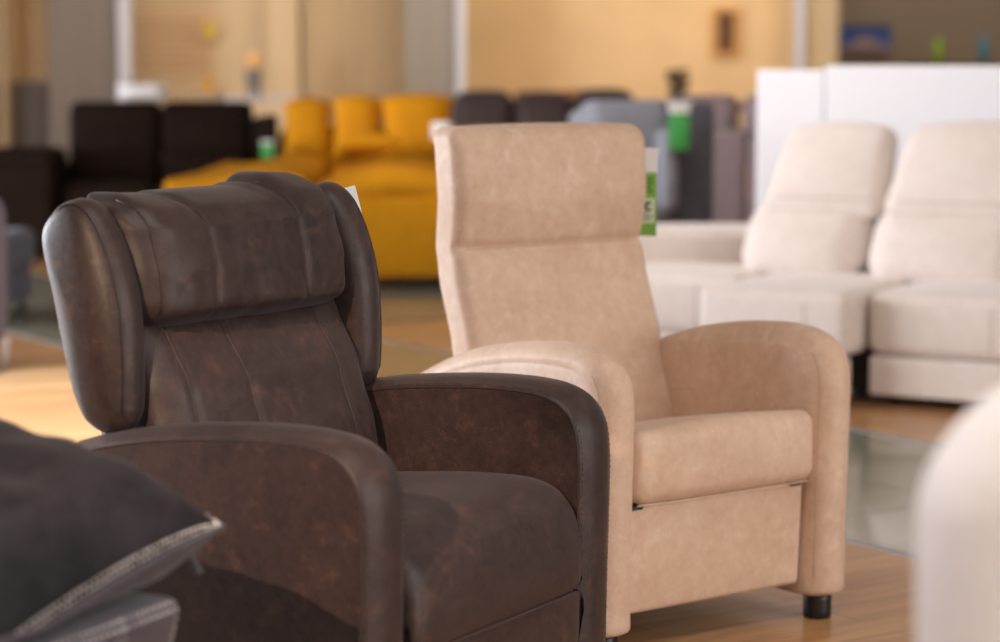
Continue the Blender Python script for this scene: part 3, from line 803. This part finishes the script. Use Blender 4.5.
# blue-grey and lavender pieces at the far left edge
def make_bluechair():
    t = thing('armchair', 'blue grey cloth armchair cut by the left edge of the photo', 'armchair', (world_at(21, 300, 11.5).x-.40, 11.5, 0), R(-4))
    MB().add(rbox((.64, .70, .20), .05, (6, 6, 5), (0, 0, .008), at(0, .30, .345), 4)).build('seat_cushion', 'bluegrey', t)
    MB().add(rbox((.58, .64, .18), .02, (4, 4, 4), (0, 0, 0), at(0, .32, .18), 3)).build('base', 'bluegrey', t)
    MB().add(rbox((.5, .2, .5), .07, (6, 4, 6), (0, .02, 0), at(-.40, .75, .62), 4)).build('backrest', 'bluegrey', t)
    for x in (-.25, .25):
        for y in (.06, .56): black_foot(x, y, .09, .022, t)
make_bluechair()
def make_lavender():
    t = thing('armchair', 'lavender grey armchair just peeking in at the left edge', 'armchair', (world_at(7, 300, 9.5).x-.465, 9.55, 0), R(0))
    MB().add(rbox((.70, .55, .66), .10, (6, 6, 8), (.015, 0, 0), at(0, .3, .42), 5)).build('armrest', 'lavender', t)
    MB().add(rbox((.6, .2, .5), .08, (6, 4, 6), (0, .02, 0), at(-.2, .66, .76), 4)).build('backrest', 'lavender', t)
    for x in (-.3, .335):
        for y in (.04, .5): MB().add(lathe([(.012, 0), (.02, .1), (.022, .12)], 16, at(x, y, 0))).build('foot', 'tagwhite', t)
make_lavender()

# ================================================================== THINGS ON AND BEFORE THE FAR WALLS
def wall_picture(name, lab, u0, v0, u1, v1, Y, build, cat='picture'):
    a = world_at(u0, v1, Y); b = world_at(u1, v0, Y)
    t = thing(name, lab, cat, ((a.x+b.x)/2, Y, a.z)); w, h = b.x-a.x, b.z-a.z
    build(t, w, h); return t
def pic_blue(t, w, h):
    MB().add(box(-w/2, w/2, -.03, 0, 0, h, .004)).build('canvas', plain('picture_blue', srgb(52, 82, 150), .6), t, False)
    # abstract pale hill over a dark band
    V = [(-w/2*.98, -.034, h*.05), (w/2*.98, -.034, h*.05), (w/2*.98, -.034, h*.2), (w*.25, -.034, h*.38), (0, -.034, h*.62), (-w*.1, -.034, h*.58), (-w*.3, -.034, h*.3), (-w/2*.98, -.034, h*.22)]
    V2 = [(x, y-.003, z) for x, y, z in V]; n = len(V)
    link('painted_hill', V+V2, [tuple(range(n)), tuple(range(n, 2*n))]+[(i, (i+1) % n, n+(i+1) % n, n+i) for i in range(n)], plain('picture_hill', srgb(150, 128, 120), .7), t, False)
    MB().add(box(-w/2, w/2, -.033, -.029, h*.82, h, .001, 1)).build('painted_sky', plain('picture_sky', srgb(34, 52, 112), .6), t, False)
wall_picture('picture', 'blue landscape picture on the taupe wall at upper right', 840, 25, 891, 53, 24.3, pic_blue)
def pic_dark(t, w, h):
    MB().add(box(-w/2, w/2, -.02, 0, 0, h, .004)).build('mount', plain('mount_tan', srgb(214, 162, 96), .7), t, False)
    MB().add(box(-w*.3, w*.3, -.026, -.018, h*.1, h*.9, .002)).build('print', plain('print_dark', srgb(120, 82, 52), .7), t, False)
    mb = MB()
    for i in range(3): mb.add(box(-w*.18, w*.18, -.029, -.025, h*(.2+.24*i), h*(.36+.24*i), .001, 1))
    mb.build('print_motif', plain('print_motif', srgb(78, 54, 40), .7), t, False)
wall_picture('picture', 'small dark framed picture hanging on the orange wall', 711, 7, 740, 57, 21.35, pic_dark)
def display_board(t, w, h):
    MB().add(box(-w/2, w/2, -.02, 0, 0, h, .003)).build('board', plain('board_peach', srgb(230, 198, 162), .7), t, False)
    mb = MB()
    for i in range(7): mb.add(box(-w*.45, w*.45, -.024, -.019, h*(.1+.115*i), h*(.112+.115*i)+.012, .001, 1))
    mb.build('slat_lines', plain('board_lines', srgb(186, 150, 116), .7), t, False)
wall_picture('display_board', 'peach slatted display board on the cream wall at upper left', 134, 10, 214, 74, 21.6, display_board, 'board')  # a slatted display board fixed flat to the wall
q = world_at(209, 30, 21.4)
st_ = MB().add(box(-.045, .045, -.006, 0, -.07, .07, .002, 1)).build('price_sign', plain('sign_yellow', srgb(226, 196, 40), .6), None, False)
st_.location = (q.x, 21.42, q.z); tag(st_, 'small yellow price sign pinned to the peach display board', 'sign')
q = world_at(205, 102, 18.4)
ys = MB().add(rbox((.07, .07, .12), .02, (2, 2, 2), (0, 0, 0), at(0, 0, .06), 3)).build('candle', plain('amber', srgb(226, 160, 40), .4)); ys.location = (world_at(209, 92, 18.5).x, 18.45, world_at(188, 92, 18.5).z); tag(ys, 'small amber candle jar on the wooden table behind the dark sofa', 'candle')

def table_lamp(u, Y, vb, vt, lab):
    a = world_at(u, vb, Y); b = world_at(u, vt, Y); h = b.z-a.z
    return a, h
# table lamp on a white cabinet, left of the yellow sofa
q = world_at(262, 100, 20.2)
cab = thing('cabinet', 'cream low cabinet standing under the small lamp at the far wall', 'cabinet', (q.x, 20.3, 0))
hz = world_at(255, 97, 20.2).z
MB().add(box(-.42, .42, -.2, .2, .06, hz-.03, .01)).build('body', 'wallcream', cab, False)
MB().add(box(-.44, .44, -.22, .22, hz-.03, hz, .008)).build('top', 'edge', cab, False)
for s in (-1, 1):
    d = MB().add(box(s*.205-.2, s*.205+.2, -.215, -.198, .09, hz-.05, .004)).build('door', 'wallcream', cab, False)
    MB().add(lathe([(.012, 0), (.014, .02)], 12, lambda p: Vector((s*.03+p.x, -.215-p.z, hz*.6+p.y)))).build('knob', 'metal', d)
for x in (-.36, .36):
    for y in (-.15, .15): MB().add(box(x-.025, x+.025, y-.025, y+.025, 0, .06, .003)).build('foot', 'plastic', cab, False)
lq = world_at(254, 97, 20.2)
lamp = thing('table_lamp', 'small table lamp with grey base and peach shade on the cream cabinet', 'lamp', (lq.x, 20.2, hz))
MB().add(lathe([(.06, 0), (.07, .01), (.05, .03), (.055, .10), (.075, .17), (.06, .22), (.02, .25), (.015, .29)], 24)).build('base', plain('lamp_base', srgb(120, 118, 124), .4), lamp)
MB().add(lathe([(.085, .25), (.09, .26), (.06, .37), (.055, .375)], 24)).build('lamp_shade', plain('lamp_shade_peach', srgb(226, 180, 130), .7), lamp)

# console with vase/branches in front of the orange wall
q = world_at(677, 100, 18.8)
con = thing('console_table', 'dark wooden console table in front of the orange wall', 'table', (world_at(640, 100, 18.9).x, 18.9, 0))
cz = world_at(677, 103, 18.8).z
MB().add(box(-.9, 1.0, -.2, .2, cz-.06, cz, .008)).build('tabletop', plain('console_wood', srgb(120, 84, 56), .5), con, False)
for x in (-.84, .94):
    for y in (-.15, .15): MB().add(box(x-.03, x+.03, y-.03, y+.03, 0, cz-.06, .004)).build('leg', plain('console_leg', srgb(110, 76, 50), .5), con, False)
vs = thing('vase', 'dark vase with a bushy dry bouquet on the console before the orange wall', 'vase', (q.x, 18.8, cz)); vs.scale = (.72, .72, .72)
MB().add(lathe([(.045, 0), (.06, .02), (.075, .08), (.05, .16), (.035, .20), (.045, .22)], 24)).build('body', plain('vase_dark', srgb(70, 58, 58), .35), vs)
bq = MB(); rnd = random.Random(3)
for k in range(46):
    a = rnd.uniform(0, 2*PI); e = rnd.uniform(.03, .13)
    b = Vector((math.cos(a)*e*.9, math.sin(a)*e*.9, .17+rnd.uniform(-.04, .18)))
    bq.add(tube([(0, 0, .2), b*.6+Vector((0, 0, .08)), b], .003, 4))
    bq.add(rbox((.07, .07, .05), .02, (1, 1, 1), (0, 0, 0), lambda p: p+b, 2))
bq.build('bouquet', plain('dry_leaves', srgb(88, 70, 54), .8), vs)
for i, (u, v0, w, lab) in enumerate(((538, 92, .17, 'left of the two brown round pouffes'), (580, 92, .17, 'right of the two'))):
    pass
def dining_chair(u, Y, v, lab):
    q = world_at(u, v, Y); t = thing('dining_chair', lab, 'chair', (q.x, Y, 0), R(180), 'brown dining chairs before the orange wall')
    mt = M['chairbrown']
    MB().add(rbox((.40, .06, q.z-.52), .028, (6, 2, 6), (0, .006, .01), lambda p: Vector((p.x, p.y-.18-.05*p.z, p.z+.52+(q.z-.52)/2)), 3)).build('backrest', mt, t)
    MB().add(rbox((.42, .42, .07), .03, (4, 4, 2), (0, 0, .01), at(0, 0, .45), 3)).build('seat', mt, t)
    for sx in (-1, 1):
        for sy in (-1, 1): MB().add(lathe([(.014, 0), (.02, .40), (.02, .42)], 10, at(sx*.17, sy*.17, 0))).build('leg', 'plastic', t)
M['chairbrown'] = plain('chair_brown', srgb(140, 92, 52), .6)
M['chairorange'] = plain('chair_orange', srgb(206, 140, 52), .6)
dining_chair(541, 18.0, 92, 'brown dining chair above the dark espresso sofa, left one of the pair')
dining_chair(584, 19.0, 91, 'brown dining chair right of its twin, above the grey recliner')
# shelf with two bottles at the upper right
sh = thing('cabinet', 'dark brown sideboard behind the white partition at upper right', 'cabinet', (world_at(965, 62, 22.5).x, 22.6, 0))
sz = world_at(965, 62.5, 22.4).z
MB().add(box(-.45, .9, -.22, .22, sz-.04, sz, .006)).build('top', plain('sideboard_top', srgb(96, 74, 56), .5), sh, False)
MB().add(box(-.43, .88, -.2, .2, .08, sz-.04, .006)).build('body', plain('sideboard_body', srgb(120, 96, 76), .6), sh, False)
for i in range(2): 
    d = MB().add(box(-.42+i*.65, .21+i*.65, -.216, -.199, .1, sz-.06, .004)).build('door', plain('sideboard_door', srgb(128, 102, 80), .6), sh, False)
    MB().add(lathe([(.012, 0), (.014, .02)], 12, lambda p: Vector((.17-.3*0+i*.12+p.x, -.216-p.z, sz*.7+p.y)))).build('knob', 'metal', d)
for x in (-.38, .83):
    for y in (-.15, .15): MB().add(box(x-.025, x+.025, y-.025, y+.025, 0, .08, .003)).build('foot', 'plastic', sh, False)
def bottle(u, h, r, c, lab):
    q = world_at(u, 62, 22.4); t = thing('bottle', lab, 'bottle', (q.x, 22.5, sz))
    m = plain('bottle_glass', c, .25)
    MB().add(lathe([(r*.8, 0), (r, .01), (r, h*.62), (r*.75, h*.74), (r*.38, h*.84), (r*.36, h*.97)], 20)).build('body', m, t)
    MB().add(lathe([(r*.44, h*.95), (r*.44, h), (r*.3, h+.004)], 16)).build('stopper', m, t)
bottle(940, .25, .042, srgb(120, 160, 30), 'green glass bottle standing on the dark sideboard')
bottle(985.5, .27, .046, srgb(40, 110, 130), 'teal glass bottle standing on the dark sideboard')

# ================================================================== LIGHT
def area(name, loc, target, size, energy, color, size_y=None, spread=PI):
    l = bpy.data.lights.new(name, 'AREA'); l.energy = energy; l.color = color; l.shape = 'RECTANGLE'
    l.size = size; l.size_y = size_y or size; l.spread = spread
    o = bpy.data.objects.new(name, l); COL.objects.link(o); o.location = loc
    d = Vector(target)-Vector(loc); o.rotation_euler = d.to_track_quat('-Z', 'Y').to_euler()
    return o
def spot(name, loc, target, energy, color, angle=50, blend=.6, radius=.05):
    l = bpy.data.lights.new(name, 'SPOT'); l.energy = energy; l.color = color; l.spot_size = R(angle); l.spot_blend = blend; l.shadow_soft_size = radius
    o = bpy.data.objects.new(name, l); COL.objects.link(o); o.location = loc
    d = Vector(target)-Vector(loc); o.rotation_euler = d.to_track_quat('-Z', 'Y').to_euler()
    return o
COOL = (.88, .93, 1.0); WARM = (1.0, .82, .60); NEUT = (1.0, .95, .90)
area('daylight_window', (-8.8, 9.0, 1.8), (0, 7.5, .8), 7.0, 1050, COOL, 2.4)
area('fill_light', (7.0, .8, 1.9), (.8, 5.5, .7), 5, 230, (1, .96, .93), 2.4)  # unseen soft fill added from the right to light the chair fronts
area('fill_light', (2.5, -4.7, 1.9), (.9, 4.5, .7), 5, 75, (1, .97, .95), 2.4)  # weak unseen fill added behind the camera, mainly for the cream chair front
area('ceiling_area_light', (3.2, 6.6, 3.25), (2.6, 8.6, 0), 2.4, 22, NEUT, 1.4)
area('ceiling_area_light', (.3, 3.4, 3.25), (.3, 4.2, 0), 2.0, 40, NEUT, 1.2)
area('ceiling_area_light', (.8, 10.4, 3.25), (.8, 12.0, 0), 1.8, 55, NEUT, 1.0)  # overhead light added to brighten the grey recliner
area('ceiling_area_light', (1.3, .5, 3.25), (.8, 2.0, .7), 1.2, 21, NEUT, .8, R(70))  # narrow overhead light added only to brighten the cream armchair
for x in (-2.6, .6, 2.8):
    area('ceiling_area_light', (x, 18.2, 3.22), (x, 21.4, 1.0), 1.6, 62, WARM, .5)
area('ceiling_area_light', (4.6, 21.5, 3.22), (4.0, 24.4, 1.2), 1.4, 40, NEUT, .5)
spot('track_spot', (-1.5, 12.0, 3.2), (-.2, 14.6, .7), 200, WARM, 40)
spot('track_spot', (-2.1, -.3, 3.1), (-.50, 3.98, .56), 1100, (1, .72, .5), 13, .6, .03)
spot('track_spot', (-2.5, 7.4, 3.2), (-1.75, 8.6, 0), 1900, (.72, .86, 1), 40, .3, .05)
w = bpy.data.worlds.new('world'); S.world = w; w.use_nodes = True
w.node_tree.nodes['Background'].inputs[0].default_value = (.8, .85, 1, 1); w.node_tree.nodes['Background'].inputs[1].default_value = .35

# ================================================================== CAMERA
cam = bpy.data.cameras.new('camera'); co = bpy.data.objects.new('camera', cam); COL.objects.link(co)
cam.sensor_width = 36; cam.lens = 36*FPX/1000
co.location = (0, 0, CAMH); co.rotation_euler = (PI/2-PITCH, 0, 0)
cam.dof.use_dof = True; cam.dof.focus_distance = 4.62; cam.dof.aperture_fstop = 2.2
cam.clip_end = 100
S.camera = co
S.view_settings.view_transform = 'Standard'; S.view_settings.look = 'None'
S.view_settings.exposure = 0; S.view_settings.gamma = 1; S.view_settings.use_curve_mapping = False
